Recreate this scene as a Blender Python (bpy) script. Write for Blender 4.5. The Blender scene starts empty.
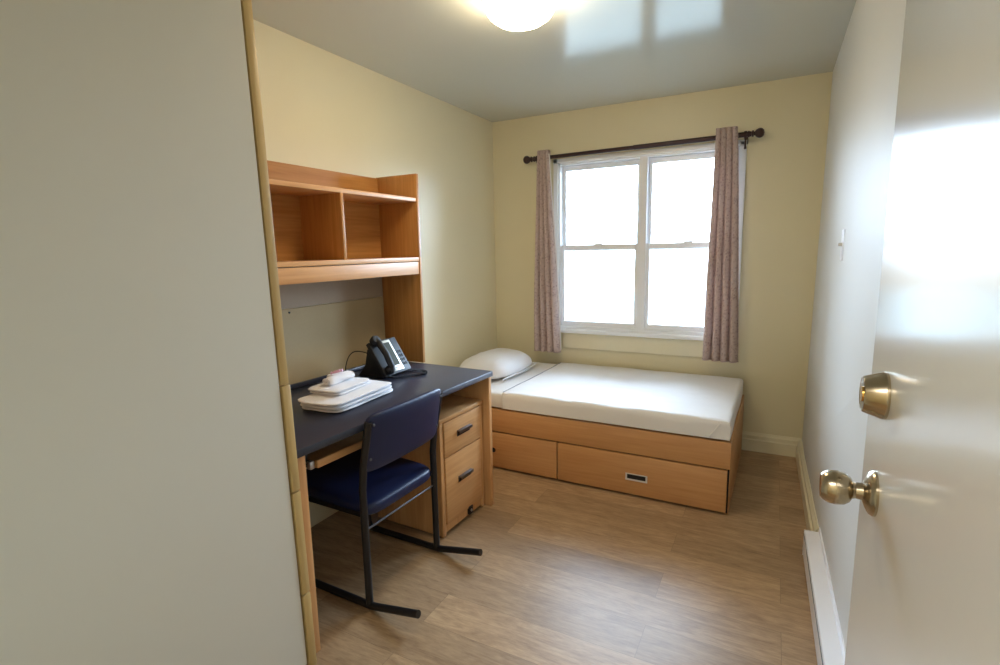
import bpy, bmesh, math, random
from math import sin, cos, pi, radians
from mathutils import Vector, Matrix
from mathutils import noise as mnoise
random.seed(7)
scene = bpy.context.scene
col = scene.collection

# ------------------------------------------------------------------ camera
CAM = (2.0675, -0.1999, 1.4058); YAW, PITCH, ROLL, FPX = -0.4855, 0.1560, -0.0201, 520.89
f = Vector((sin(YAW)*cos(PITCH), cos(YAW)*cos(PITCH), -sin(PITCH)))
r = Vector((cos(YAW), -sin(YAW), 0)); u = r.cross(f)
r2 = cos(ROLL)*r + sin(ROLL)*u; u2 = -sin(ROLL)*r + cos(ROLL)*u
cd = bpy.data.cameras.new('camera'); cam = bpy.data.objects.new('camera', cd); col.objects.link(cam)
cd.sensor_fit = 'HORIZONTAL'; cd.sensor_width = 36.0; cd.lens = FPX/1000*36.0
cd.clip_start = 0.02; cd.clip_end = 200
m3 = Matrix((r2, u2, -f)).transposed()
cam.matrix_world = Matrix.Translation(CAM) @ m3.to_4x4()
scene.camera = cam

# ------------------------------------------------------------------ sky, exposure, lights
scene.view_settings.view_transform = 'Standard'
scene.view_settings.look = 'None'
scene.view_settings.gamma = 1.0
scene.view_settings.use_curve_mapping = False
scene.view_settings.exposure = 0.78
SKY = 20.0
w = bpy.data.worlds.new('overcast_sky'); scene.world = w; w.use_nodes = True
nt = w.node_tree; nt.nodes.clear()
wo = nt.nodes.new('ShaderNodeOutputWorld'); bg = nt.nodes.new('ShaderNodeBackground')
tc = nt.nodes.new('ShaderNodeTexCoord'); sp = nt.nodes.new('ShaderNodeSeparateXYZ'); rp = nt.nodes.new('ShaderNodeValToRGB')
nt.links.new(tc.outputs['Generated'], sp.inputs[0])
mr = nt.nodes.new('ShaderNodeMapRange'); mr.inputs[1].default_value = -1; mr.inputs[2].default_value = 1
nt.links.new(sp.outputs['Z'], mr.inputs[0]); nt.links.new(mr.outputs[0], rp.inputs[0])
e = rp.color_ramp.elements
e[0].position = 0.48; e[0].color = (0.085, 0.09, 0.09, 1)
e[1].position = 0.52; e[1].color = (0.58, 0.77, 1.0, 1)
nt.links.new(rp.outputs[0], bg.inputs[0]); bg.inputs[1].default_value = SKY
nt.links.new(bg.outputs[0], wo.inputs[0])

def area_light(name, loc, rot, sx, sy, power, color, portal=False):
    d = bpy.data.lights.new(name, 'AREA'); d.shape = 'RECTANGLE'; d.size = sx; d.size_y = sy
    d.energy = power; d.color = color
    o = bpy.data.objects.new(name, d); col.objects.link(o); o.location = loc; o.rotation_euler = rot
    if portal: d.cycles.is_portal = True
    return o
W, L, H = 2.305, 3.661, 2.42
area_light('window_portal', (1.2, L+0.16, 1.415), (radians(-90), 0, 0), 1.3, 1.3, 1.0, (1, 1, 1), True)
area_light('hallway_fill_light', (1.5, -0.95, 2.38), (0, 0, 0), 1.0, 0.3, 15.0, (1.0, 0.97, 0.93))  # added fill light behind the camera, no such lamp is seen
LAMP_STRENGTH = 27.0

# ------------------------------------------------------------------ helpers
def lin(c):
    return tuple(((x/255)/12.92 if x/255 <= 0.04045 else ((x/255+0.055)/1.055)**2.4) for x in c) + (1.0,)

def newmat(name):
    m = bpy.data.materials.new(name); m.use_nodes = True
    n = m.node_tree; b = n.nodes['Principled BSDF']
    return m, n, b

def plain(name, rgb, rough=0.5, metal=0.0, spec=0.5, noise=0.0, nscale=30, bump=0.0, bscale=200, sheen=0.0):
    m, n, b = newmat(name)
    c = lin(rgb)
    b.inputs['Base Color'].default_value = c
    b.inputs['Roughness'].default_value = rough; b.inputs['Metallic'].default_value = metal
    b.inputs['Specular IOR Level'].default_value = spec
    if sheen: b.inputs['Sheen Weight'].default_value = sheen
    t = n.nodes.new('ShaderNodeTexCoord')
    if noise > 0:
        no = n.nodes.new('ShaderNodeTexNoise'); no.inputs['Scale'].default_value = nscale; no.inputs['Detail'].default_value = 4
        n.links.new(t.outputs['Object'], no.inputs['Vector'])
        mx = n.nodes.new('ShaderNodeMix'); mx.data_type = 'RGBA'
        mx.inputs[6].default_value = tuple(x*(1-noise) for x in c[:3])+(1,)
        mx.inputs[7].default_value = tuple(min(1, x*(1+noise)) for x in c[:3])+(1,)
        n.links.new(no.outputs['Fac'], mx.inputs[0]); n.links.new(mx.outputs[2], b.inputs['Base Color'])
    if bump > 0:
        nb = n.nodes.new('ShaderNodeTexNoise'); nb.inputs['Scale'].default_value = bscale; nb.inputs['Detail'].default_value = 3
        n.links.new(t.outputs['Object'], nb.inputs['Vector'])
        bp = n.nodes.new('ShaderNodeBump'); bp.inputs['Strength'].default_value = bump; bp.inputs['Distance'].default_value = 0.002
        n.links.new(nb.outputs['Fac'], bp.inputs['Height']); n.links.new(bp.outputs[0], b.inputs['Normal'])
    return m

def wood(name, light, dark, axis, rough=0.38, fine=70):
    m, n, b = newmat(name)
    t = n.nodes.new('ShaderNodeTexCoord'); mp = n.nodes.new('ShaderNodeMapping')
    s = [1.0, 1.0, 1.0]; s[axis] = 0.045
    mp.inputs['Scale'].default_value = s
    n.links.new(t.outputs['Object'], mp.inputs[0])
    n1 = n.nodes.new('ShaderNodeTexNoise'); n1.inputs['Scale'].default_value = fine; n1.inputs['Detail'].default_value = 6; n1.inputs['Distortion'].default_value = 0.4
    n2 = n.nodes.new('ShaderNodeTexNoise'); n2.inputs['Scale'].default_value = 9; n2.inputs['Detail'].default_value = 3
    n.links.new(mp.outputs[0], n1.inputs['Vector']); n.links.new(mp.outputs[0], n2.inputs['Vector'])
    ad = n.nodes.new('ShaderNodeMath'); ad.operation = 'MULTIPLY_ADD'; ad.inputs[1].default_value = 0.55
    n.links.new(n1.outputs['Fac'], ad.inputs[0])
    ml = n.nodes.new('ShaderNodeMath'); ml.operation = 'MULTIPLY'; ml.inputs[1].default_value = 0.45
    n.links.new(n2.outputs['Fac'], ml.inputs[0]); n.links.new(ml.outputs[0], ad.inputs[2])
    rr = n.nodes.new('ShaderNodeValToRGB')
    rr.color_ramp.elements[0].position = 0.32; rr.color_ramp.elements[0].color = lin(dark)
    rr.color_ramp.elements[1].position = 0.66; rr.color_ramp.elements[1].color = lin(light)
    n.links.new(ad.outputs[0], rr.inputs[0]); n.links.new(rr.outputs[0], b.inputs['Base Color'])
    b.inputs['Roughness'].default_value = rough; b.inputs['Specular IOR Level'].default_value = 0.4
    return m

def tag(o, label=None, cat=None, group=None, kind=None):
    if label: o['label'] = label
    if cat: o['category'] = cat
    if group: o['group'] = group
    if kind: o['kind'] = kind
    return o

def empty(name, loc=(0, 0, 0), rot=(0, 0, 0)):
    o = bpy.data.objects.new(name, None); col.objects.link(o); o.location = loc; o.rotation_euler = rot
    o.empty_display_size = 0.1
    return o

class MB:
    """collects shapes and links them as ONE mesh object"""
    def __init__(self): self.bm = bmesh.new()
    def merge(self, tb):
        me = bpy.data.meshes.new('tmp'); tb.to_mesh(me); tb.free(); self.bm.from_mesh(me); bpy.data.meshes.remove(me); return self
    def box(self, x0, x1, y0, y1, z0, z1, bev=0.0, seg=2, M=None):
        t = bmesh.new(); bmesh.ops.create_cube(t, size=1)
        for v in t.verts: v.co = Vector((x0+(v.co.x+.5)*(x1-x0), y0+(v.co.y+.5)*(y1-y0), z0+(v.co.z+.5)*(z1-z0)))
        if bev > 0: bmesh.ops.bevel(t, geom=list(t.edges), offset=bev, segments=seg, profile=0.5, affect='EDGES')
        if M is not None: bmesh.ops.transform(t, matrix=M, verts=t.verts)
        return self.merge(t)
    def lathe(self, prof, origin, axis, seg=40):
        """prof: list of (distance along axis, radius)"""
        a = Vector(axis).normalized(); q = a.to_track_quat('Z', 'Y').to_matrix(); t = bmesh.new(); rings = []
        o = Vector(origin)
        for d, rad in prof:
            if rad < 1e-6: rings.append([t.verts.new(o + q @ Vector((0, 0, d)))])
            else: rings.append([t.verts.new(o + q @ Vector((rad*cos(2*pi*i/seg), rad*sin(2*pi*i/seg), d))) for i in range(seg)])
        for A, B in zip(rings, rings[1:]):
            for i in range(seg):
                j = (i+1) % seg
                if len(A) == 1 and len(B) == 1: continue
                if len(A) == 1: t.faces.new((A[0], B[j], B[i]))
                elif len(B) == 1: t.faces.new((A[i], A[j], B[0]))
                else: t.faces.new((A[i], A[j], B[j], B[i]))
        for R in (rings[0], rings[-1]):
            if len(R) > 2: t.faces.new(R)
        bmesh.ops.recalc_face_normals(t, faces=t.faces)
        return self.merge(t)
    def tube(self, pts, rad, seg=12, square=False):
        """swept tube through a polyline of points"""
        P = [Vector(p) for p in pts]; t = bmesh.new(); rings = []; up = None
        for i, p in enumerate(P):
            d = ((P[i]-P[i-1]).normalized() if i else Vector()) + ((P[i+1]-P[i]).normalized() if i < len(P)-1 else Vector())
            d.normalize()
            if up is None: up = Vector((0, 0, 1)) if abs(d.z) < 0.9 else Vector((0, 1, 0))
            s = d.cross(up)
            if s.length < 1e-4: s = d.cross(Vector((1, 0, 0)))
            s.normalize(); up2 = s.cross(d).normalized(); up = up2
            k = 1.0
            if 0 < i < len(P)-1:
                c = (P[i]-P[i-1]).normalized().dot((P[i+1]-P[i]).normalized()); k = 1/max(0.6, math.sqrt(max(0.01, (1+c)/2)))
            if square: offs = [(-1, -1), (1, -1), (1, 1), (-1, 1)]
            else: offs = [(cos(2*pi*j/seg), sin(2*pi*j/seg)) for j in range(seg)]
            rings.append([t.verts.new(p + s*(a*rad*k) + up2*(b*rad*k)) for a, b in offs])
        n = len(rings[0])
        for A, B in zip(rings, rings[1:]):
            for i in range(n): t.faces.new((A[i], A[(i+1) % n], B[(i+1) % n], B[i]))
        t.faces.new(rings[0]); t.faces.new(rings[-1])
        bmesh.ops.recalc_face_normals(t, faces=t.faces)
        return self.merge(t)
    def grid(self, fn, nu, nv, closed_u=False):
        t = bmesh.new(); V = [[t.verts.new(fn(i/nu, j/nv)) for i in range(nu if closed_u else nu+1)] for j in range(nv+1)]
        n = len(V[0])
        for j in range(nv):
            for i in range(n if closed_u else n-1): t.faces.new((V[j][i], V[j][(i+1) % n], V[j+1][(i+1) % n], V[j+1][i]))
        return self.merge(t)
    def hull(self, corners8):
        """box from 8 explicit corners: bottom 4 (ccw) then top 4"""
        t = bmesh.new(); v = [t.verts.new(c) for c in corners8]
        for q in ((3, 2, 1, 0), (4, 5, 6, 7), (0, 1, 5, 4), (1, 2, 6, 5), (2, 3, 7, 6), (3, 0, 4, 7)): t.faces.new([v[i] for i in q])
        bmesh.ops.recalc_face_normals(t, faces=t.faces)
        return self.merge(t)
    def prism(self, poly, y0, y1, M=None, bev=0.0):
        """extrude an (x, z) polygon along y"""
        t = bmesh.new(); a = [t.verts.new((x, y0, z)) for x, z in poly]; b = [t.verts.new((x, y1, z)) for x, z in poly]
        n = len(poly); t.faces.new(a); t.faces.new(b[::-1])
        for i in range(n): t.faces.new((a[i], b[i], b[(i+1) % n], a[(i+1) % n]))
        bmesh.ops.recalc_face_normals(t, faces=t.faces)
        if bev: bmesh.ops.bevel(t, geom=list(t.edges), offset=bev, segments=2, profile=0.5, affect='EDGES')
        if M is not None: bmesh.ops.transform(t, matrix=M, verts=t.verts)
        return self.merge(t)
    def build(self, name, mat, parent=None, smooth=True, angle=35):
        me = bpy.data.meshes.new(name); bmesh.ops.remove_doubles(self.bm, verts=self.bm.verts, dist=1e-6)
        self.bm.to_mesh(me); self.bm.free()
        for mm in (mat if isinstance(mat, (list, tuple)) else [mat]): me.materials.append(mm)
        o = bpy.data.objects.new(name, me); col.objects.link(o)
        if parent is not None: o.parent = parent
        if smooth:
            for p in me.polygons: p.use_smooth = True
            me.set_sharp_from_angle(angle=radians(angle))
        return o

def copy_obj(o, parent, **kw):
    c = o.copy(); col.objects.link(c); c.parent = parent
    for ch in o.children: copy_obj(ch, c)
    return c

# ------------------------------------------------------------------ materials
def wall_paint(name, rgb, rough=0.35, bump=0.12, spec=0.5):
    return plain(name, rgb, rough, spec=spec, noise=0.02, nscale=3, bump=bump, bscale=120)
M_WALL = wall_paint('cream_wall_paint', (230, 221, 188), 0.42)
M_WALLR = wall_paint('glossy_wall_paint', (216, 217, 213), 0.46, 0.04, 0.16)
M_CEIL = plain('glossy_ceiling_paint', (204, 206, 196), 0.15, spec=0.42, noise=0.015, nscale=2, bump=0.04, bscale=9)
M_TRIM = plain('cream_trim_paint', (230, 222, 192), 0.35, noise=0.02)
M_DOOR = plain('glossy_door_paint', (216, 214, 206), 0.18, spec=0.5, noise=0.012, nscale=3, bump=0.05, bscale=14)
M_WHITE = plain('white_vinyl', (240, 242, 244), 0.3, noise=0.01)
M_LAM = plain('white_laminate', (218, 215, 204), 0.38, noise=0.015, nscale=3)
BEECH = ((200, 146, 84), (170, 115, 58))
M_BX = wood('beech_along_x', *BEECH, 0); M_BY = wood('beech_along_y', *BEECH, 1); M_BZ = wood('beech_along_z', *BEECH, 2)
LB = ((222, 172, 118), (198, 144, 92))
M_LX = wood('pale_beech_along_x', *LB, 0); M_LY = wood('pale_beech_along_y', *LB, 1); M_LZ = wood('pale_beech_along_z', *LB, 2)
M_EDGE = wood('beech_edge_band', (206, 178, 120), (184, 152, 96), 2)
M_BED = wood('bed_beech_along_x', (206, 156, 104), (188, 134, 84), 0)
M_BEDY = wood('bed_beech_along_y', (206, 156, 104), (188, 134, 84), 1)
M_GAPSHADE = plain('painted_gap_shadow', (26, 20, 16), 0.9, noise=0.05)  # black base colour stands in for shade inside drawer gaps
M_DESK = plain('slate_laminate', (54, 58, 74), 0.34, spec=0.5, noise=0.10, nscale=220, bump=0.05, bscale=500)
M_BLACK = plain('black_powder_coat', (22, 22, 26), 0.38, spec=0.5, noise=0.05)
M_NAVY = plain('navy_vinyl', (16, 30, 70), 0.42, spec=0.5, noise=0.10, nscale=60, bump=0.25, bscale=300)
M_CHROME = plain('satin_chrome', (200, 200, 205), 0.28, 1.0, noise=0.03)
M_STEEL = plain('dull_steel', (120, 120, 124), 0.35, 1.0, noise=0.03)
M_SILVERH = plain('pale_satin_metal', (226, 224, 220), 0.35, 0.4, noise=0.02)
M_NICKEL = plain('satin_nickel_brass', (176, 162, 138), 0.24, 1.0, noise=0.04, nscale=40)
M_BRASS = plain('brass_edge', (200, 158, 84), 0.25, 1.0, noise=0.03)
M_SHEET = plain('white_cotton_sheet', (234, 232, 231), 0.8, spec=0.2, noise=0.02, nscale=14, bump=0.5, bscale=26, sheen=0.2)
M_PILLOW = plain('white_pillowcase', (236, 237, 242), 0.8, spec=0.2, noise=0.02, nscale=10, bump=0.4, bscale=22, sheen=0.2)
M_HEM = plain('grey_hem_stitching', (150, 148, 156), 0.85, spec=0.1, noise=0.05)
M_TOWEL = plain('white_terry', (238, 238, 242), 0.95, spec=0.1, noise=0.03, nscale=160, bump=0.9, bscale=420, sheen=0.4)
M_SOAP = plain('pink_wrapper', (226, 172, 196), 0.4, noise=0.08, nscale=80)
M_PLASTIC = plain('black_phone_plastic', (20, 21, 23), 0.55, noise=0.04)
M_SILVER = plain('silver_bezel', (214, 214, 200), 0.35, 0.2, noise=0.03)
M_LCD = plain('lcd_grey_green', (52, 54, 34), 0.6, spec=0.25, noise=0.05)
M_KEY = plain('grey_phone_key', (110, 112, 116), 0.4, noise=0.03)
M_ROD = plain('dark_bronze', (66, 50, 52), 0.34, 0.5, noise=0.08, nscale=60)
M_HEATER = plain('white_enamel', (236, 236, 240), 0.3, noise=0.01)
M_BOARD = plain('tan_tackboard', (178, 158, 120), 0.8, noise=0.05, nscale=150)
M_SHADEBOARD = plain('shade_toned_board', (168, 150, 128), 0.7, noise=0.04, nscale=40)  # darker tone holds the shade under the lower hutch shelf
M_OUT = plain('outside_ground', (84, 88, 84), 0.9, noise=0.1)

# curtain: dusty pink with a small mottled floral print
M_CURT, n, b = newmat('dusty_pink_floral_curtain')
t = n.nodes.new('ShaderNodeTexCoord')
v1 = n.nodes.new('ShaderNodeTexVoronoi'); v1.inputs['Scale'].default_value = 60
nz = n.nodes.new('ShaderNodeTexNoise'); nz.inputs['Scale'].default_value = 55; nz.inputs['Detail'].default_value = 4; nz.inputs['Distortion'].default_value = 1.5
n.links.new(t.outputs['UV'], v1.inputs['Vector']); n.links.new(t.outputs['UV'], nz.inputs['Vector'])
mu = n.nodes.new('ShaderNodeMath'); mu.operation = 'MULTIPLY_ADD'; mu.inputs[1].default_value = 0.7
n.links.new(v1.outputs['Distance'], mu.inputs[0]); n.links.new(nz.outputs['Fac'], mu.inputs[2])
rr = n.nodes.new('ShaderNodeValToRGB'); e = rr.color_ramp.elements
e[0].position = 0.45; e[0].color = lin((174, 148, 144)); e[1].position = 0.88; e[1].color = lin((210, 190, 183))
n.links.new(mu.outputs[0], rr.inputs[0]); n.links.new(rr.outputs[0], b.inputs['Base Color'])
b.inputs['Roughness'].default_value = 0.85; b.inputs['Specular IOR Level'].default_value = 0.15
out = n.nodes['Material Output']; tr = n.nodes.new('ShaderNodeBsdfTranslucent'); n.links.new(rr.outputs[0], tr.inputs[0])
mx = n.nodes.new('ShaderNodeMixShader'); mx.inputs[0].default_value = 0.2
n.links.new(b.outputs[0], mx.inputs[1]); n.links.new(tr.outputs[0], mx.inputs[2]); n.links.new(mx.outputs[0], out.inputs[0])
M_LINING = plain('white_curtain_lining', (235, 230, 226), 0.8, spec=0.1, noise=0.02)

# glass
M_GLASS, n, b = newmat('window_glass')
n.nodes.remove(b); out = n.nodes['Material Output']
tr = n.nodes.new('ShaderNodeBsdfTransparent'); gl = n.nodes.new('ShaderNodeBsdfGlossy'); gl.inputs['Roughness'].default_value = 0.02
fr = n.nodes.new('ShaderNodeFresnel'); fr.inputs[0].default_value = 1.45; mx = n.nodes.new('ShaderNodeMixShader')
n.links.new(fr.outputs[0], mx.inputs[0]); n.links.new(tr.outputs[0], mx.inputs[1]); n.links.new(gl.outputs[0], mx.inputs[2]); n.links.new(mx.outputs[0], out.inputs[0])

# lit lamp glass
M_LAMP, n, b = newmat('lit_opal_glass')
b.inputs['Base Color'].default_value = (0.9, 0.88, 0.82, 1); b.inputs['Roughness'].default_value = 0.2
b.inputs['Emission Color'].default_value = (1.0, 0.82, 0.56, 1); b.inputs['Emission Strength'].default_value = LAMP_STRENGTH

# floor: vinyl planks along x
M_FLOOR, n, b = newmat('vinyl_plank_floor')
t = n.nodes.new('ShaderNodeTexCoord'); mp = n.nodes.new('ShaderNodeMapping'); mp.inputs['Location'].default_value = (0.28, -0.008, 0)
n.links.new(t.outputs['Object'], mp.inputs[0])
bk = n.nodes.new('ShaderNodeTexBrick'); bk.offset = 0.37; bk.offset_frequency = 2; bk.squash = 1.0
bk.inputs['Scale'].default_value = 1.0; bk.inputs['Brick Width'].default_value = 1.22; bk.inputs['Row Height'].default_value = 0.178
bk.inputs['Mortar Size'].default_value = 0.0008; bk.inputs['Mortar Smooth'].default_value = 0.3; bk.inputs['Bias'].default_value = 0.0
bk.inputs['Color1'].default_value = (0, 0, 0, 1); bk.inputs['Color2'].default_value = (1, 1, 1, 1); bk.inputs['Mortar'].default_value = (0.3, 0.3, 0.3, 1)
n.links.new(mp.outputs[0], bk.inputs['Vector'])
# per plank shift of the grain
sc = n.nodes.new('ShaderNodeVectorMath'); sc.operation = 'MULTIPLY'; sc.inputs[1].default_value = (2.2, 13.0, 1.0); n.links.new(mp.outputs[0], sc.inputs[0])
sh = n.nodes.new('ShaderNodeVectorMath'); sh.operation = 'MULTIPLY'; sh.inputs[1].default_value = (7.3, 31.0, 11.0); n.links.new(bk.outputs['Color'], sh.inputs[0])
ad = n.nodes.new('ShaderNodeVectorMath'); ad.operation = 'ADD'; n.links.new(sc.outputs[0], ad.inputs[0]); n.links.new(sh.outputs[0], ad.inputs[1])
g1 = n.nodes.new('ShaderNodeTexNoise'); g1.inputs['Scale'].default_value = 1.5; g1.inputs['Detail'].default_value = 8; g1.inputs['Roughness'].default_value = 0.65; g1.inputs['Distortion'].default_value = 1.6
n.links.new(ad.outputs[0], g1.inputs['Vector'])
g2 = n.nodes.new('ShaderNodeTexNoise'); g2.inputs['Scale'].default_value = 9.0; g2.inputs['Detail'].default_value = 5; g2.inputs['Roughness'].default_value = 0.7
n.links.new(ad.outputs[0], g2.inputs['Vector'])
gm = n.nodes.new('ShaderNodeMix'); gm.data_type = 'FLOAT'; gm.inputs[0].default_value = 0.42
n.links.new(g1.outputs['Fac'], gm.inputs[2]); n.links.new(g2.outputs['Fac'], gm.inputs[3])
rr = n.nodes.new('ShaderNodeValToRGB'); e = rr.color_ramp.elements
e[0].position = 0.34; e[0].color = lin((142, 113, 84)); e[1].position = 0.64; e[1].color = lin((192, 163, 127))
n.links.new(gm.outputs[0], rr.inputs[0])
tone = n.nodes.new('ShaderNodeMix'); tone.data_type = 'RGBA'; tone.blend_type = 'MULTIPLY'; tone.inputs[0].default_value = 1.0
tr_ = n.nodes.new('ShaderNodeValToRGB'); e = tr_.color_ramp.elements; e[0].color = (0.72, 0.70, 0.68, 1); e[1].color = (1.08, 1.06, 1.03, 1)
n.links.new(bk.outputs['Color'], tr_.inputs[0]); n.links.new(rr.outputs[0], tone.inputs[6]); n.links.new(tr_.outputs[0], tone.inputs[7])
mm = n.nodes.new('ShaderNodeMix'); mm.data_type = 'RGBA'; mm.inputs[7].default_value = lin((120, 96, 72))
n.links.new(bk.outputs['Fac'], mm.inputs[0]); n.links.new(tone.outputs[2], mm.inputs[6]); n.links.new(mm.outputs[2], b.inputs['Base Color'])
bp = n.nodes.new('ShaderNodeBump'); bp.inputs['Strength'].default_value = 0.10; bp.inputs['Distance'].default_value = 0.003
n.links.new(g1.outputs['Fac'], bp.inputs['Height']); n.links.new(bp.outputs[0], b.inputs['Normal'])
b.inputs['Roughness'].default_value = 0.40; b.inputs['Specular IOR Level'].default_value = 0.5

# ------------------------------------------------------------------ the setting
YF = -0.10          # inner face of the front (door) wall
def struct(o, label): return tag(o, label, None, None, 'structure')
struct(MB().box(-0.15, 2.55, -1.65, L+0.15, -0.1, 0.0).build('floor', M_FLOOR), 'tan wood-look plank floor running across the room')
struct(MB().box(-0.15, 2.55, -1.65, L+0.15, H, H+0.1).build('ceiling', M_CEIL), 'glossy cream ceiling reflecting the window')
struct(MB().box(-0.15, 0.0, -1.5, L+0.15, 0, H).build('wall_left', M_WALL), 'cream wall behind the desk and hutch')
# right wall is a little out of true
x0b, x1b, xt = 2.400, 2.288, 2.308
struct(MB().hull([(x0b, -1.5, 0), (2.55, -1.5, 0), (2.55, L, 0), (x1b, L, 0), (xt+.01, -1.5, H), (2.55, -1.5, H), (2.55, L, H), (xt, L, H)]).build('wall_right', M_WALLR), 'glossy cream wall on the right beside the open door')
def wall_x(y): return x1b + (x0b-x1b)*(L-y)/(L+1.5)
OX0, OX1, OZ0, OZ1 = 0.550, 1.835, 0.785, 2.060
struct(MB().box(0.0, OX0, L, L+0.15, 0, H).box(OX1, 2.55, L, L+0.15, 0, H).box(OX0, OX1, L, L+0.15, 0, OZ0).box(OX0, OX1, L, L+0.15, OZ1, H)
       .build('wall_back', M_WALL), 'cream back wall around the window')
DX0, DX1, DZ = 1.38, 2.225, 2.06
struct(MB().box(0.0, DX0, YF-0.14, YF, 0, H).box(DX1, 2.345, YF-0.14, YF, 0, H).box(DX0, DX1, YF-0.14, YF, DZ, H)
       .build('wall_front', M_WALL), 'cream front wall holding the doorway')
struct(MB().box(-0.15, 2.55, -1.65, -1.5, 0, H).build('wall_corridor', M_WALL), 'corridor wall opposite the doorway')
# two-step baseboards
def bb_profile(d, h): return [(0, 0), (d, 0), (d, h*.62), (d*.72, h*.68), (d*.72, h*.86), (d*.35, h*.96), (d*.30, h), (0, h)]
o = MB().prism([(x, z) for x, z in bb_profile(0.022, 0.128)], 1.925, 2.285, Matrix.Translation((0, L, 0)) @ Matrix.Rotation(-pi/2, 4, 'Z')).build('baseboard_back', M_TRIM, smooth=False)
struct(o, 'stepped cream baseboard under the window wall')
ang = math.atan2(x0b-x1b, L+1.5)
o = MB().prism([(-x, z) for x, z in bb_profile(0.030, 0.125)], 2.42, L-0.002, Matrix.Translation((wall_x(0), 0, 0)) @ Matrix.Rotation(math.atan((x0b-x1b)/(L+1.5)), 4, 'Z')).build('baseboard_right', M_TRIM, smooth=False)
struct(o, 'stepped cream baseboard along the right wall')

# window
win = struct(empty('window_1', (1.20, L, 0)), 'white double-hung window pair with bright daylight')
wx = lambda x: x-1.20
cas = MB()
cas.box(wx(0.527), wx(0.562), -0.018, 0.002, 0.76, 2.082, .004).box(wx(1.822), wx(1.864), -0.018, 0.002, 0.76, 2.075, .004)
cas.box(wx(0.527), wx(1.864), -0.018, 0.002, 2.048, 2.082, .004)
cas.build('casing', M_WHITE, win, False)
fr_ = MB()
fr_.box(wx(OX0), wx(0.577), 0, 0.12, OZ0, OZ1).box(wx(1.808), wx(OX1), 0, 0.12, OZ0, OZ1).box(wx(OX0), wx(OX1), 0, 0.12, 2.036, OZ1).box(wx(OX0), wx(OX1), 0, 0.12, OZ0, 0.808)
fr_.box(wx(1.174), wx(1.232), 0.004, 0.12, 0.80, 2.045, .003)
fr_.build('frame', M_WHITE, win, False)
for (a, bb_) in ((0.577, 1.174), (1.232, 1.808)):
    for (z0, z1, yo) in ((1.388, 2.036, 0.062), (0.808, 1.436, 0.022)):
        s = MB(); t_ = 0.024; y0, y1 = yo, yo+0.034
        s.box(wx(a), wx(a+t_), y0, y1, z0, z1, .003).box(wx(bb_-t_), wx(bb_), y0, y1, z0, z1, .003)
        s.box(wx(a+t_), wx(bb_-t_), y0, y1, z0, z0+t_+.014, .003).box(wx(a+t_), wx(bb_-t_), y0, y1, z1-t_-.014, z1, .003)
        so = s.build('sash', M_WHITE, win, False)
        MB().box(wx(a+t_-.004), wx(bb_-t_+.004), yo+.015, yo+.019, z0+t_, z1-t_).build('pane', M_GLASS, so, False)
        if z0 < 1:
            MB().box(wx((a+bb_)/2-.03), wx((a+bb_)/2+.03), y0-.006, y0+.02, z1-.002, z1+.012, .003).build('sash_lock', M_WHITE, so, False)
MB().box(wx(0.555), wx(1.845), -0.050, 0.06, 0.757, 0.785, .006).build('sill', M_WHITE, win, False)
MB().box(wx(0.60), wx(1.80), -0.016, 0.0, 0.630, 0.757, .004).build('apron', M_TRIM, win, False)
struct(MB().box(-30, 30, L+1.5, 60, -3.2, -3.0).build('ground', M_OUT), 'pale ground outside the window, lost in glare')

# door, hinged by the camera and swung open along the right wall
dx = 2.20
door = struct(empty('door_1', (dx, YF+0.005, 0)), 'glossy cream door swung open beside the right wall')
MB().box(0, 0.04, 0, 0.80, 0.012, 2.04, .003).build('slab', M_DOOR, door, False)
ky = 0.595-(YF+0.005)
kb = MB().lathe([(0, .0295), (.003, .0298), (.007, .0275), (.011, .020), (.014, .0115), (.028, .0100)], (0, ky, 1.081), (-1, 0, 0)).build('knob_rose', M_NICKEL, door)
MB().lathe([(.020, .0100), (.025, .0118), (.028, .0170), (.034, .0212), (.043, .0228), (.052, .0218), (.058, .0190), (.0605, .0165), (.0615, .0155), (.0605, .011), (.060, 0)], (0, ky, 1.081), (-1, 0, 0), 48).build('knob', M_NICKEL, kb)
db = MB().lathe([(0, .0295), (.003, .0300), (.005, .0295), (.024, .0230), (.0255, .0220), (.0245, .019), (.024, 0)], (0, ky-.010, 1.216), (-1, 0, 0), 48).build('deadbolt', M_NICKEL, door)
MB().lathe([(.024, .010), (.0262, .0095), (.0262, 0)], (0, ky-.010, 1.216), (-1, 0, 0), 24).build('key_cylinder', M_BRASS, db)
MB().box(0.008, 0.032, 0.7985, 0.8015, 1.045, 1.105).build('latch_plate', M_BRASS, door, False)
for hz in (0.25, 1.02, 1.8):
    MB().lathe([(0, .006), (.1, .006)], (-0.004, -0.004, hz), (0, 0, 1), 12).build('hinge', M_NICKEL, door)
struct(MB().box(DX0-.06, DX0+.012, YF-.155, YF+.012, 0, DZ+.05).box(DX0+.012, DX1-.001, YF-.155, YF+.012, DZ-.012, DZ+.05).build('trim_1', M_TRIM, None, False), 'cream door casing around the doorway')

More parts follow.
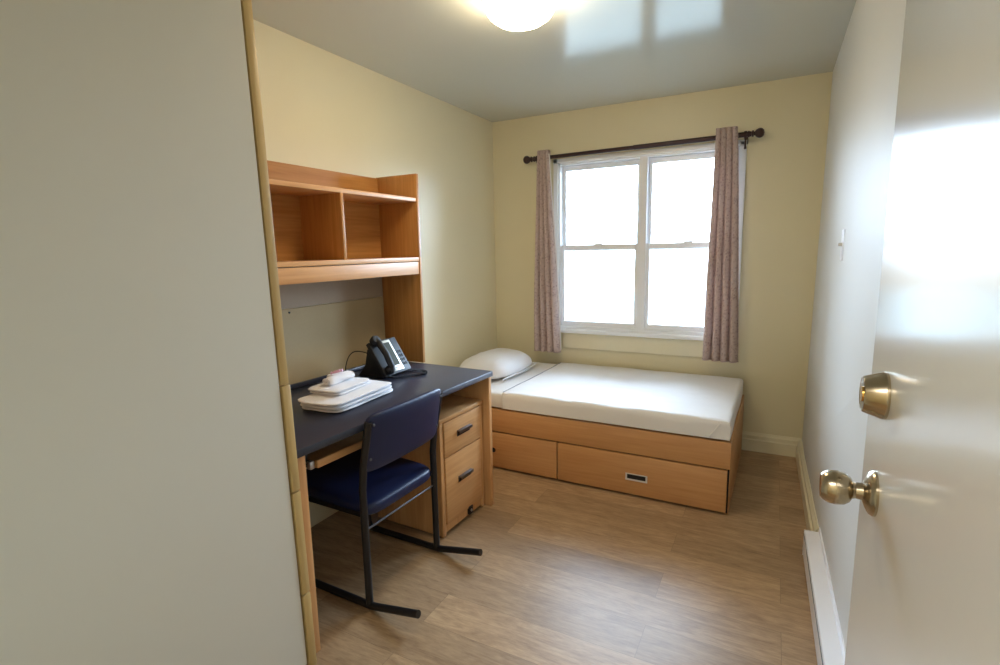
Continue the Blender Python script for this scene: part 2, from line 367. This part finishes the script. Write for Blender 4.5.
# ------------------------------------------------------------------ wardrobe (white, by the door)
WY = 0.917
wd = tag(empty('wardrobe', (0, WY, 0), (radians(0.8), 0, 0)), 'tall white wardrobe with a beech edge strip, in the left foreground', 'wardrobe')
Y = lambda y: y-0.93
HT = 2.395
MB().box(0.01, 0.712, Y(0.02), Y(0.895), 0.0, HT).build('body', M_LAM, wd, False)
for (a, b_) in ((0.030, 0.892),):
    MB().box(0.714, 0.732, Y(a), Y(b_), 0.03, HT-.005, .0015).build('door', M_LAM, wd, False)
MB().box(0.01, 0.716, Y(0.8965), Y(0.928), 0.0, HT).build('side_panel', M_LZ, wd, False)
for k, (z0, z1) in enumerate(((0.004, 0.281), (0.285, 0.646), (0.650, 1.003), (1.007, HT))):
    y1 = 0.930 if k < 3 else 0.9265
    y0 = 0.8975 if k < 3 else 0.8965
    MB().box(0.716, 0.737 if k < 3 else 0.734, Y(y0), Y(y1), z0, z1, .004 if k < 3 else .002).build('edge_trim', M_EDGE, wd)

# ------------------------------------------------------------------ desk
DZT = 0.768
desk = tag(empty('desk', (0.020, 0.930, 0), (0, 0, radians(-2.2))), 'long writing desk with slate grey top and beech panels along left wall', 'desk')
DW, DD = 1.298, 0.685           # width along y, depth along x
MB().box(0, DD, 0.010, DW, DZT-.030, DZT, .006).build('desktop', M_DESK, desk)
MB().box(0.0, 0.018, 0.068, DW-.056, DZT+.001, DZT+.024, .004).build('rear_strip', M_DESK, desk)
MB().box(0.02, DD-.012, 0.032, 0.068, 0.0, DZT-.031, .002).build('side_panel', M_LZ, desk)
MB().box(0.02, DD-.012, DW-.030, DW-.005, 0.0, DZT-.031, .002).build('side_panel', M_LZ, desk)
MB().box(0.03, 0.048, 0.069, DW-.031, 0.42, DZT-.031).build('modesty_panel', M_BY, desk, False)
ty0, ty1 = 0.178, 0.765
tray = MB().box(0.22, 0.575, ty0, ty1, 0.632, 0.648, .002).box(0.575, 0.598, ty0, ty1, 0.630, 0.660, .003).build('keyboard_tray', M_LY, desk)
for (a, b_) in ((ty0-.032, ty0-.002), (ty1+.002, ty1+.032)):
    sl = MB().box(0.20, 0.575, a, b_, 0.640, 0.655, .002)
    mid = (a+b_)/2
    sl.box(0.22, 0.36, mid-.005, mid+.005, 0.655, DZT-.031).box(0.44, 0.56, mid-.005, mid+.005, 0.655, DZT-.031)
    so = sl.build('slide', M_BLACK, desk, False)
    MB().box(0.570, 0.592, a+.004, b_-.004, 0.632, 0.662, .004).build('slide_stop', M_CHROME, so)

# ------------------------------------------------------------------ pedestal
ped = tag(empty('drawer_pedestal', (0.26, 1.788, 0), (0, 0, radians(-2.2))), 'two-drawer beech pedestal tucked under the right end of the desk', 'drawer unit')
PW, PD = 0.385, 0.43
MB().box(0, PD-.016, 0, .018, 0.012, 0.590).box(0, PD-.016, PW-.018, PW, 0.012, 0.590).box(0, .016, .018, PW-.018, .03, .590).box(0, PD-.03, .018, PW-.018, .045, .062).build('carcass', M_LZ, ped, False)
MB().box(0.002, PD+.004, -0.004, PW+.004, 0.590, 0.612, .004).build('top', M_LY, ped)
MB().box(PD-.034, PD-.018, .018, PW-.018, .062, .588).build('gap_shadow_backing', M_GAPSHADE, ped, False)  # black box painting the shade seen between pedestal drawers
MB().box(PD-.016, PD, 0, .026, 0.006, 0.590, .002).box(PD-.016, PD, PW-.026, PW, 0.006, 0.590, .002).box(PD-.016, PD-.002, .026, PW-.026, 0.022, 0.060, .002).build('face_frame', M_LZ, ped)
for (z0, z1, hz) in ((0.412, 0.586, 0.505), (0.064, 0.406, 0.262)):
    d = MB().box(PD-.016, PD+.006, .030, PW-.030, z0, z1, .003).build('drawer', M_LY, ped)
    hp = MB().box(PD+.006, PD+.009, PW/2-.058, PW/2+.058, hz-.016, hz+.016, .001)
    hp.box(PD+.006, PD+.026, PW/2-.058, PW/2+.058, hz+.010, hz+.016, .002).box(PD+.021, PD+.026, PW/2-.058, PW/2+.058, hz+.001, hz+.016, .002)
    hh = hp.build('handle', M_STEEL, d); tag(hh, 'dull steel handle')
    MB().box(PD+.007, PD+.0105, PW/2-.052, PW/2+.052, hz-.013, hz+.008).build('finger_recess', M_BLACK, hh, False)
lk = MB().box(PD-.002, PD+.012, PW/2+.025, PW/2+.062, 0.028, 0.072, .003).build('latch_bracket', M_BLACK, ped)
MB().lathe([(0, .008), (.004, .007), (.004, 0)], (PD+.012, PW/2+.043, 0.050), (1, 0, 0), 16).build('bolt', M_CHROME, lk)
for cx_, cy_ in ((.05, .06), (.05, PW-.06), (PD-.06, .06), (PD-.06, PW-.06)):
    MB().lathe([(0, .014), (.003, .017), (.022, .017), (.025, .014)], (cx_, cy_-.012, .017), (0, 1, 0), 20).box(cx_-.012, cx_+.012, cy_-.006, cy_+.006, .02, .046).build('caster', M_BLACK, ped)

# ------------------------------------------------------------------ hutch on the desk
hut = tag(empty('hutch', (0.004, 0.973, DZT)), 'beech shelf hutch with two open cubbies standing on the desk', 'shelf unit')
HW = 1.264; HD = 0.284; zz = lambda z: z-DZT
for a in (0.0, HW-.020):
    MB().prism([(0.022, .0015), (HD*.985, .0015), (HD, zz(1.28)), (HD, zz(1.834)), (0, zz(1.834)), (0, .028), (0.022, .028)], a, a+.020, None, .0015).build('side_panel', M_BZ, hut)
MB().box(0, .012, .020, HW-.020, zz(1.36), zz(1.828)).build('back_panel', M_BY, hut, False)
MB().box(.012, HD-.004, .020, HW-.020, zz(1.683), zz(1.703), .0015).build('shelf', M_LY, hut)
MB().box(.012, HD-.002, .020, HW-.020, zz(1.356), zz(1.378), .0015).build('shelf', M_LY, hut)
MB().box(.012, HD-.006, 0.668, 0.686, zz(1.378), zz(1.683), .0015).build('divider', M_BZ, hut)
MB().box(HD-.022, HD-.004, .020, HW-.020, zz(1.284), zz(1.352), .0015).build('valance', M_LY, hut)
MB().box(0.002, .008, .022, HW-.022, zz(1.152), zz(1.358)).build('shade_board', M_SHADEBOARD, hut, False)  # added sheet over the wall, coloured like the shelf's shade on it
tb = MB().box(0.002, .010, .022, HW-.022, .003, zz(1.150), .001).build('tackboard', M_BOARD, hut, False)
MB().lathe([(0, .004), (.004, .005), (.006, 0)], (.010, .555, zz(1.132)), (1, 0, 0), 12).build('pin', M_BLACK, tb)

# ------------------------------------------------------------------ chair
ch = tag(empty('desk_chair', (0.710, 1.448, 0), (0, 0, radians(-1.2))), 'navy vinyl chair with black sled base pushed in at the desk', 'chair')
R_ = 0.0150
for s in (-1, 1):
    y = s*0.228
    MB().tube([(-.40, y, .40), (-.43, y, .05), (-.425, y, .022), (-.40, y, .016), (-.1, y, .016), (0.01, y, .016), (.035, y, .019), (.245, y, .060)], R_, square=False, seg=14).build('runner', M_BLACK, ch)
    MB().tube([(0.0, y, .016), (0.0, y, .50), (.012, y, .60), (.034, y, .70), (.052, y, .785)], R_, seg=14).build('back_post', M_BLACK, ch)
MB().tube([(0.0, -.226, .335), (0.0, .226, .335)], .0045, 10).build('crossbar', M_STEEL, ch)
MB().tube([(-.40, -.228, .395), (-.40, .228, .395)], .010, 10).box(-.40, -.0, -.225, -.205, .385, .403).box(-.40, -.0, .205, .225, .385, .403).build('seat_frame', M_BLACK, ch)
def superbox(x0, x1, y0, y1, z0, z1, e1, dz=lambda x, y: 0, nu=48, nv=24, dx_=lambda y, z: 0):
    cx, cy, cz = (x0+x1)/2, (y0+y1)/2, (z0+z1)/2; a, b_, c = (x1-x0)/2, (y1-y0)/2, (z1-z0)/2
    sg = lambda v, p: math.copysign(abs(v)**p, v)
    def fn(u_, v_):
        th = 2*pi*u_; ph = -pi/2 + pi*v_
        x = a*sg(cos(ph), e1[1])*sg(cos(th), e1[0]); y = b_*sg(cos(ph), e1[1])*sg(sin(th), e1[0]); z = c*sg(sin(ph), e1[1])
        return Vector((cx+x+dx_(y/b_, z/c), cy+y, cz+z+dz(x/a, y/b_)))
    return fn, nu, nv
fn, nu, nv = superbox(-.46, .02, -.222, .222, .388, .452, (.28, .38), dz=lambda x, y: -.016*x)
MB().grid(fn, nu*2, nv, True).build('seat', M_NAVY, ch)
# backrest: upright pad, gently curved, leaning back
def back_fn(u_, v_):
    th = 2*pi*u_; ph = -pi/2 + pi*v_
    sg = lambda v, p: math.copysign(abs(v)**p, v)
    yy = .236*sg(cos(ph), .5)*sg(cos(th), .22); zb = .122*sg(cos(ph), .5)*sg(sin(th), .22); xx = .022*sg(sin(ph), .5)
    lean = .012 + (zb+.122)*.19
    cur = -.006 + .014*(1-(yy/.236)**2)
    return Vector((xx+lean+cur, yy, .690+zb))
MB().grid(back_fn, 96, 24, True).build('backrest', M_NAVY, ch)
bk_o = ch.children[-1]
for s in (-1, 1):
    for z, x in ((.77, .068), (.63, .042)):
        MB().lathe([(0, .006), (.004, .0055), (.006, 0)], (x-.004, s*.215, z), (1, 0, 0.1), 12).build('bolt', M_STEEL, bk_o)

# ------------------------------------------------------------------ towels
def folded(name, lab, cat, loc, rz, lx, ly, layers, th, mat, group=None):
    """a stack of rounded folded layers; folds close on the +y end, loose edges on the -y end"""
    root = empty(name, loc, (0, 0, rz)); tag(root, lab, cat, group)
    for k in range(layers):
        z0 = k*th; sh = random.uniform(-.006, .006); ln = ly*(1-.05*(layers-1-k)) if layers < 2 else ly + random.uniform(-.008, .008)
        st = -.010*k
        fn, nu, nv = superbox(-lx/2+sh, lx/2+sh, -ln/2+st, ln/2+st, z0, z0+th*1.02, (.30, .70), nu=110, nv=26)
        def soft(a, b_, fn=fn, k=k):
            p = fn(a, b_)
            q = Vector((p.x*14, p.y*14, p.z*20+k*5))
            d = Vector((mnoise.noise(q), mnoise.noise(q+Vector((7, 1, 2))), mnoise.noise(q+Vector((3, 9, 4)))))
            # a crease runs round each doubled layer
            c = 1-.030*math.exp(-((p.z-(z0+th*.5))/(th*.10))**2)
            return Vector((p.x*c, p.y*c, max(z0+.0002, p.z+.0022*d.z)))+Vector((d.x, d.y, 0))*.006
        MB().grid(soft, nu, nv, True).build('fold', mat, root, angle=75)
    return root
folded('bath_towel', 'large folded white bath towel lying on the desk, bottom of the pile', 'towel', (0.438, 1.462, DZT+.001), radians(4), .225, .41, 3, .0168, M_TOWEL)
folded('hand_towel', 'smaller folded white towel in the middle of the towel pile', 'towel', (0.405, 1.450, DZT+.0525), radians(6), .175, .25, 2, .0130, M_TOWEL)
wc = tag(empty('washcloth', (0.395, 1.445, DZT+.0795), (0, 0, radians(2))), 'rolled white washcloth on top of the towel pile', 'towel')
def roll(u_, v_):
    th = 2*pi*u_; y = -.075+.15*v_
    k = 1 if 0.02 < v_ < .98 else .75
    rr_ = (.019 + .002*sin(3*th+y*30))*k
    return Vector((1.45*rr_*cos(th), y, .0185+rr_*sin(th)*(0.96)))
wm = MB().grid(roll, 36, 14, True)
wm.build('roll', M_TOWEL, wc)
for e_ in (-.076, .076):
    pts = []
    for i in range(40):
        a = i/39*5*pi; rad = .003+.0125*i/39
        pts.append((1.4*rad*cos(a), e_, .0185+rad*sin(a)*.95))
    MB().tube(pts, .0028, 6).build('spiral_end', M_TOWEL, wc)
fn, nu, nv = superbox(-.055, .01, -.05, .05, 0, .024, (.4, .6), dz=lambda x, y: .002*sin(6*y))
MB().grid(lambda a, b_: fn(a, b_)+Vector((-.022, .045, .004)), 48, 14, True).build('loose_fold', M_TOWEL, wc)
sp_ = tag(empty('soap_bar', (0.378, 1.452, DZT+.1195), (0, radians(-14), radians(30))), 'tiny pink-wrapped soap on top of the washcloth', 'soap')
MB().box(-.016, .016, -.011, .011, 0, .010, .003).build('bar', M_SOAP, sp_)
for q in (-1, 1):
    MB().prism([(q*.015, .004), (q*.026, .010), (q*.026, -.001), (q*.015, .002)], -.009, .009).build('wrapper_end', M_SOAP, sp_, False)

# ------------------------------------------------------------------ phone
ph = tag(empty('desk_phone', (0.245, 1.898, DZT+.001)), 'black desk phone with tilted silver-framed screen at back of desk', 'telephone')
T = Matrix.Translation((0.105, 0, 0.012)) @ Matrix.Rotation(radians(57), 4, 'Y')      # face plane: local -x runs up the slope, z out of the face
MB().box(-.200, 0, -.098, .112, -.012, .012, .006, 2, T).build('body', M_PLASTIC, ph)
MB().prism([(-.095, 0), (.060, 0), (.085, .012), (.055, .055), (-.01, .145), (-.025, .145), (-.045, .06)], -.075, .075, None, .004).build('stand', M_PLASTIC, ph)
bz = MB().box(-.190, -.012, -.034, .052, .012, .018, .002, 2, T).build('screen_bezel', M_SILVER, ph); tag(bz, 'silver screen frame')
MB().box(-.176, -.042, -.020, .038, .0175, .0192, .001, 1, T).build('screen', M_LCD, bz)
MB().box(-.030, -.026, -.012, .028, .0175, .0188, .0005, 1, T).build('bezel_mark', M_KEY, bz)
for i in range(4):
    for j in range(3):
        MB().box(-.120+i*.024, -.106+i*.024, .058+j*.0145, .069+j*.0145, .012, .0165, .0015, 1, T).build('key', M_PLASTIC, ph)
for i in range(4):
    MB().box(-.170+i*.030, -.160+i*.030, -.040, -.033, .012, .0155, .001, 1, T).build('line_key', M_KEY if i == 2 else M_PLASTIC, ph)
# handset on the left, in its cradle
hs = MB()
hs.tube([T @ Vector(p) for p in ((-.205, -.066, .030), (-.175, -.066, .045), (-.105, -.066, .054), (-.038, -.066, .046), (-.012, -.066, .030))], .0165, 14)
hs.lathe([(0, .020), (.006, .027), (.026, .029), (.036, .024), (.040, 0)], T @ Vector((-.190, -.066, .012)), T.to_3x3() @ Vector((-.12, 0, 1)), 28)
hs.lathe([(0, .019), (.006, .024), (.022, .025), (.032, .020), (.036, 0)], T @ Vector((-.028, -.066, .012)), T.to_3x3() @ Vector((.12, 0, 1)), 28)
hs.build('handset', M_PLASTIC, ph)
# coiled handset cord lying on the desk
def smooth_path(P, n=8):
    P = [Vector(p) for p in P]; out_ = []
    for i in range(len(P)-1):
        p0, p1, p2, p3 = P[max(0, i-1)], P[i], P[i+1], P[min(len(P)-1, i+2)]
        for k in range(n):
            t_ = k/n; out_.append(0.5*((2*p1)+(p2-p0)*t_+(2*p0-5*p1+4*p2-p3)*t_*t_+(3*p1-p0-3*p2+p3)*t_**3))
    out_.append(P[-1]); return out_
CP = smooth_path([(.108, -.082, .014), (.135, -.055, .008), (.165, .0, .008), (.205, .045, .008), (.222, .085, .008), (.195, .118, .008), (.145, .115, .008), (.105, .085, .008), (.085, .055, .010)], 40)
pts = []
def cordc(s):
    k = s*(len(CP)-1); i = min(int(k), len(CP)-2); return CP[i].lerp(CP[i+1], k-i)
N = 620
for i in range(N+1):
    s = i/N; c = cordc(s); d = (cordc(min(1, s+.004))-cordc(max(0, s-.004))).normalized(); nrm = Vector((0, 0, 1)); sd = d.cross(nrm)
    a = 2*pi*s*58; pts.append(c + sd*(.0058*cos(a)) + nrm*(.0058*sin(a)))
MB().tube(pts, .0018, 5).build('coiled_cord', M_PLASTIC, ph)
lp = [(-.02, -.03, .10), (-.06, -.06, .125), (-.10, -.085, .130), (-.130, -.098, .105), (-.148, -.106, .055), (-.150, -.110, .006)]
MB().tube(smooth_path(lp), .0026, 8).build('line_cable', M_PLASTIC, ph)

# ------------------------------------------------------------------ bed
BX, BY = 1.918, 2.632
BROT = (0, 0, radians(-0.65))
bed = tag(empty('storage_bed', (0.012, BY, 0), BROT), 'low beech captains bed with drawers under the window', 'bed')
bw = BX-.012; bd = L-.024-BY
MB().box(0, bw, .022, .040, .252, .402, .002).box(0.0, bw, .0, .022, .256, .402, .003).build('side_rail', M_BED, bed)
MB().box(bw-.020, bw, .0225, bd, 0.0, .402, .002).build('end_panel', M_BEDY, bed)
MB().box(0, .020, .0225, bd, 0.0, .402, .002).build('end_panel', M_BEDY, bed)
MB().box(.0205, bw-.0205, .041, bd, .372, .392).box(.0205, bw-.0205, bd-.02, bd, .0, .37).build('platform', M_BED, bed, False)
MB().box(.0205, bw-.0205, .024, .0405, .004, .2515).build('gap_shadow_backing', M_GAPSHADE, bed, False)  # black box painting the shade seen around the bed drawers
MB().box(bw-.014, bw-.004, .0195, .0225, .004, .2515).build('gap_shadow_strip', M_GAPSHADE, bed, False)  # added black strip, gap shade painted at the drawer's right edge
for (a, b_, hx_) in ((.004, .951-.012, None), (.958-.012, bw-.012, 1.436-.012)):
    d = MB().box(a, b_, -.001, .020, .015, .2480, .002).build('drawer', M_BED, bed)
    if hx_:
        hp = MB().box(hx_-.062, hx_+.062, -.003, .001, .100, .104+.0, .001).box(hx_-.062, hx_+.062, -.003, .001, .134, .140, .001).box(hx_-.062, hx_-.052, -.003, .001, .100, .140, .001).box(hx_+.052, hx_+.062, -.003, .001, .100, .140, .001)
        hp.box(hx_-.062, hx_+.062, -.004, .001, .098, .108, .001)
        hh = hp.build('handle', M_SILVERH, d); tag(hh, 'pale metal flush handle')
        MB().box(hx_-.052, hx_+.052, -.0024, .0005, .108, .134).build('finger_recess', M_BLACK, hh, False)
    else:
        MB().lathe([(0, .015), (.0015, .016), (.002, 0)], (.512-.012, .0, .128), (0, -1, 0), 20).build('finger_hole', M_BLACK, d)

# mattress, sheet, pillow
MZ0, MZ1 = .4035, .513
mat_ = tag(empty('mattress', (0.02, BY+.008, MZ0), BROT), 'thin mattress in white fitted sheet on the beech bed', 'mattress')
mw, md = BX-.036, L-.03-BY-.012
fn, nu, nv = superbox(0, mw, 0, md, 0, MZ1-MZ0-.004, (.10, .20), nu=160, nv=24)
MB().grid(fn, nu, nv, True).build('body', M_SHEET, mat_)
sh_ = tag(empty('bed_sheet', (0.02, BY+.008, MZ0), BROT), 'smooth white top sheet tucked over the mattress, hem near pillow', 'sheet')
hx0 = .56
def sheet_fn(u_, v_):
    # u_: along bed from hem to foot and down over the foot end; v_: up the front side, across the top, to the wall
    th = MZ1-MZ0; Rr = .022
    arc = [(0.0, .012), (th-Rr-.004, 0)]
    s = v_*(th+md); 
    tot_x = (mw-hx0)+th
    q = u_*tot_x
    # x profile
    def prof(q_, span):
        # returns (position, drop) with rounded corner at span
        if q_ < span-Rr: return q_, 0.0
        a = (q_-(span-Rr))/(Rr*pi/2)
        if a < 1: return span-Rr+Rr*sin(a*pi/2), Rr*(1-cos(a*pi/2))
        return span, Rr+(a-1)*Rr*pi/2
    px, dzx = prof(q, mw-hx0+.006)
    py_, dzy = prof(th+md-s, md+.006)
    x = hx0+px; y = md-py_; z = th+.003-max(dzx, dzy) - .35*min(dzx, dzy)*0
    if dzx > Rr and dzy > Rr: z = th+.003-max(dzx, dzy)
    wv = mnoise.noise(Vector((x*5, y*7, 1.3)))*.0035 + mnoise.noise(Vector((x*14, y*16, 4)))*.0015
    if dzx < .004 and dzy < .004: z += max(-.001, wv)
    if dzy > Rr: y -= .003*(1+sin(x*9))*.5 + .004*max(0, mnoise.noise(Vector((x*6, z*8, 9)))) 
    if dzx > Rr: x += .003*(1+sin(y*11))*.5
    return Vector((x, y, max(.010, z)))
so = MB().grid(sheet_fn, 110, 80).build('cover', M_SHEET, sh_)
so.modifiers.new('thick', 'SOLIDIFY').thickness = .0025
hm = []
for i in range(41):
    t_ = i/40; y = .012+(md-.03)*t_
    hm.append((hx0+.000+.012*sin(t_*2.3), y, MZ1-MZ0+.0042+mnoise.noise(Vector((hx0*5, y*7, 1.3)))*.002))
MB().tube(hm, .0026, 6).build('hem', M_HEM, sh_)
# tucked fold at the foot corner
MB().prism([(mw-.105, .012), (mw-.100, .016), (mw-.040, .100), (mw-.036, .100), (mw-.090, .012)], -.0145, -.006, None, .001).build('corner_fold', M_SHEET, sh_)

pl = tag(empty('pillow', (0.262, 3.150, MZ1+.002)), 'plump white pillow at head of bed beside the desk', 'pillow')
def pil(u_, v_):
    th = 2*pi*u_; ph_ = -pi/2+pi*v_; sg = lambda v, p: math.copysign(abs(v)**p, v)
    a, b_ = .215, .335
    x = sg(cos(ph_), .8)*sg(cos(th), .55); y = sg(cos(ph_), .8)*sg(sin(th), .55); zt = sg(sin(ph_), 1.0)
    hgt = .128 if zt > 0 else .030
    pin = 1-.06*(abs(x*y))
    zv = .030 + zt*hgt*(.95+.1*mnoise.noise(Vector((x*2, y*2, 2))))
    zv += .007*mnoise.noise(Vector((x*4, y*5, 7)))*(1-abs(zt)*.3) if zt > 0 else 0
    return Vector((x*a*pin, y*b_*pin, max(.0, zv)))
MB().grid(pil, 80, 36, True).build('body', M_PILLOW, pl, angle=80)
hp = []
for i in range(33):
    t_ = i/32; yy = -.290+.58*t_
    hp.append((.205+.012*(1-(2*t_-1)**2), yy, .020+.003*sin(t_*9)))
MB().tube(hp, .006, 8).build('hem', M_PILLOW, pl)

# ------------------------------------------------------------------ curtain rod and curtains
RY = 3.572
rod = tag(empty('curtain_rod', (1.155, RY, 2.093), (0, radians(-0.42), 0)), 'dark bronze curtain rod with ball finials above the window', 'curtain rod')
MB().tube([(-.765, 0, 0), (0.1, 0, 0)], .0140, 16).tube([(0.0, 0, 0), (.735, 0, 0)], .0160, 16).build('pole', M_ROD, rod)
for s in (-1, 1):
    MB().lathe([(0, .0165), (.006, .020), (.012, .019), (.018, .012), (.024, .011), (.028, .020), (.034, .021), (.038, .012), (.042, .012), (.050, .022), (.062, .0285), (.072, .0300), (.084, .027), (.094, .017), (.098, .0)], (-.745 if s < 0 else .712, 0, 0), (s, 0, 0), 28).build('finial', M_ROD, rod)
for bx_ in (-.728, .702):
    b_ = MB().box(bx_-.012, bx_+.012, L-RY-.006, L-RY, -.045, .012, .002)
    b_.tube([(bx_, L-RY-.004, -.015), (bx_, .03, -.022), (bx_, .0, -.017)], .006, 10)
    b_.lathe([(-.008, .0215), (.008, .0215)], (bx_, 0, 0), (1, 0, 0), 24)
    bo = b_.build('bracket', M_ROD, rod)
    MB().lathe([(0, .007), (.010, .008), (.014, .005), (.040, .0045), (.055, .006), (.066, .008), (.072, .0)], (bx_, 0, -.019), (0, 0, -1), 16).build('thumbscrew', M_ROD, bo)

def curtain(xt0, xt1, xb0, xb1, ztop, zbot, nf, lab, seed, slant=0.0):
    root = tag(empty('curtain', ((xt0+xt1)/2, RY, zbot)), lab, 'curtain', 'dusty pink curtains on the rod')
    ox = (xt0+xt1)/2; rnd = random.Random(seed)
    phs = [rnd.uniform(-.5, .5) for _ in range(8)]
    def fn(u_, v_):
        # v_ 0 = behind the rod, .04 = over the top, then down to the hem
        if v_ < .04:
            k = v_/.04; z = ztop - .085*(1-k); yb = .024; 
        else:
            k = (v_-.04)/.96; z = ztop - k*(ztop-zbot); yb = -.024
        d = (ztop-z)/(ztop-zbot)
        if v_ < .04: d = .0
        x0 = xt0+(xb0-xt0)*d**.9; x1 = xt1+(xb1-xt1)*d**.9
        x = x0+(x1-x0)*u_
        a = (.020+.040*min(1, d*1.3))
        w_ = 2*pi*nf*u_+phs[0]+.5*sin(3*d+phs[1])*d
        y = yb - a*abs(sin(w_/2))**.55*(1 if yb < 0 else .2) + .006*sin(7*d+5*u_+phs[2])*d
        if yb < 0 and d < .05: y = -.019 - a*abs(sin(w_/2))**.55
        x += .004*cos(w_)*(1 if d > .03 else .4)
        if z > ztop-.002: z += .004*sin(w_)
        return Vector((x-ox, y, z-zbot))
    mb = MB(); nu, nv = nf*24, 70
    t_ = bmesh.new(); uvl = t_.loops.layers.uv.new('UVMap')
    vs = [0, .02, .038, .042]+[.042+(1-.042)*k/nv for k in range(1, nv+1)]
    V = [[t_.verts.new(fn(i/nu, v_)) for i in range(nu+1)] for v_ in vs]
    wid = (xb1-xb0)*1.6; hei = ztop-zbot
    for j in range(len(vs)-1):
        for i in range(nu):
            f_ = t_.faces.new((V[j][i], V[j+1][i], V[j+1][i+1], V[j][i+1]))
            for lo, (ii, jj) in zip(f_.loops, ((i, j), (i, j+1), (i+1, j+1), (i+1, j))): lo[uvl].uv = (ii/nu*wid, vs[jj]*hei)
    mb.bm.free(); mb.bm = t_
    o_ = mb.build('cloth', M_CURT, root, angle=60)
    md_ = o_.modifiers.new('thick', 'SOLIDIFY'); md_.thickness = .002
    # hem stitched at the bottom
    hm_ = MB(); P = [fn(i/nu, 1.0) for i in range(nu+1)]
    hm_.tube([p+Vector((0, 0, .003)) for p in P], .003, 6); hm_.build('hem', M_CURT, root)
    # pale lining returning along the window-side edge
    return root, fn
r1, fn1 = curtain(.438, .524, .402, .626, 2.142, .618, 4, 'narrow pink patterned curtain hanging left of the window', 3)
r2_, fn2 = curtain(1.682, 1.808, 1.655, 1.880, 2.152, .643, 4, 'wider pink patterned curtain hanging right of the window', 5)
def lining(root, fn, u0, du):
    pts = [fn(u0, .06+.93*k/50) for k in range(51)]
    m_ = MB(); m_.tube([p+Vector((du, .002, 0)) for p in pts], .005, 6); m_.build('lining_edge', M_LINING, root)
lining(r1, fn1, 1.0, .002); 

# ------------------------------------------------------------------ ceiling lamp
lamp = tag(empty('ceiling_lamp', (1.10, 1.865, H)), 'round frosted dome ceiling lamp, lit warm', 'lamp')
MB().lathe([(0, .150), (.012, .152), (.022, .148), (.026, .140)], (0, 0, -.0005), (0, 0, -1), 56).build('base', M_WHITE, lamp)
MB().lathe([(.024, .140), (.040, .143), (.060, .138), (.080, .124), (.098, .098), (.110, .062), (.116, .028), (.118, 0)], (0, 0, 0), (0, 0, -1), 64).build('dome', M_LAMP, lamp)

# ------------------------------------------------------------------ baseboard heater
hy0, hy1 = 0.95, 2.385
ha = math.atan((x0b-x1b)/(L+1.5))
ht = tag(empty('baseboard_heater', (wall_x(hy1)-.003, hy1, 0), (0, 0, ha)), 'long white baseboard heater on floor along right wall', 'heater')
hl = hy1-hy0
MB().prism([(-.062, .012), (-.058, .012), (-.058, .116), (-.005, .122), (-.005, .012), (-.0, .012), (0, .150), (-.006, .150), (-.008, .126), (-.060, .120), (-.062, .114)], -hl, -.004).build('housing', M_HEATER, ht, False)
MB().prism([(-.058, .0), (-.001, .0), (-.001, .02), (-.058, .02)], -hl+.003, -.007).build('plinth', M_HEATER, ht, False)
MB().box(-.063, -.0, -.004, 0, 0, .124, .001).build('end_cap', M_HEATER, ht, False)
MB().tube([(-.0632, -hl, .106), (-.0632, -.004, .106)], .0016, 6).build('front_groove', M_KEY, ht)

# ------------------------------------------------------------------ light switch on the right wall
xs = xt-.001
sw = tag(empty('light_switch', (2.3135, 2.31, 1.40)), 'small white switch plate on the right wall above the heater', 'light switch')
MB().box(-.014, .0, -.038, .038, -.062, .062, .002).build('plate', M_HEATER, sw)
MB().box(-.028, -.013, -.005, .005, -.004, .010, .002).build('toggle', M_WHITE, sw)
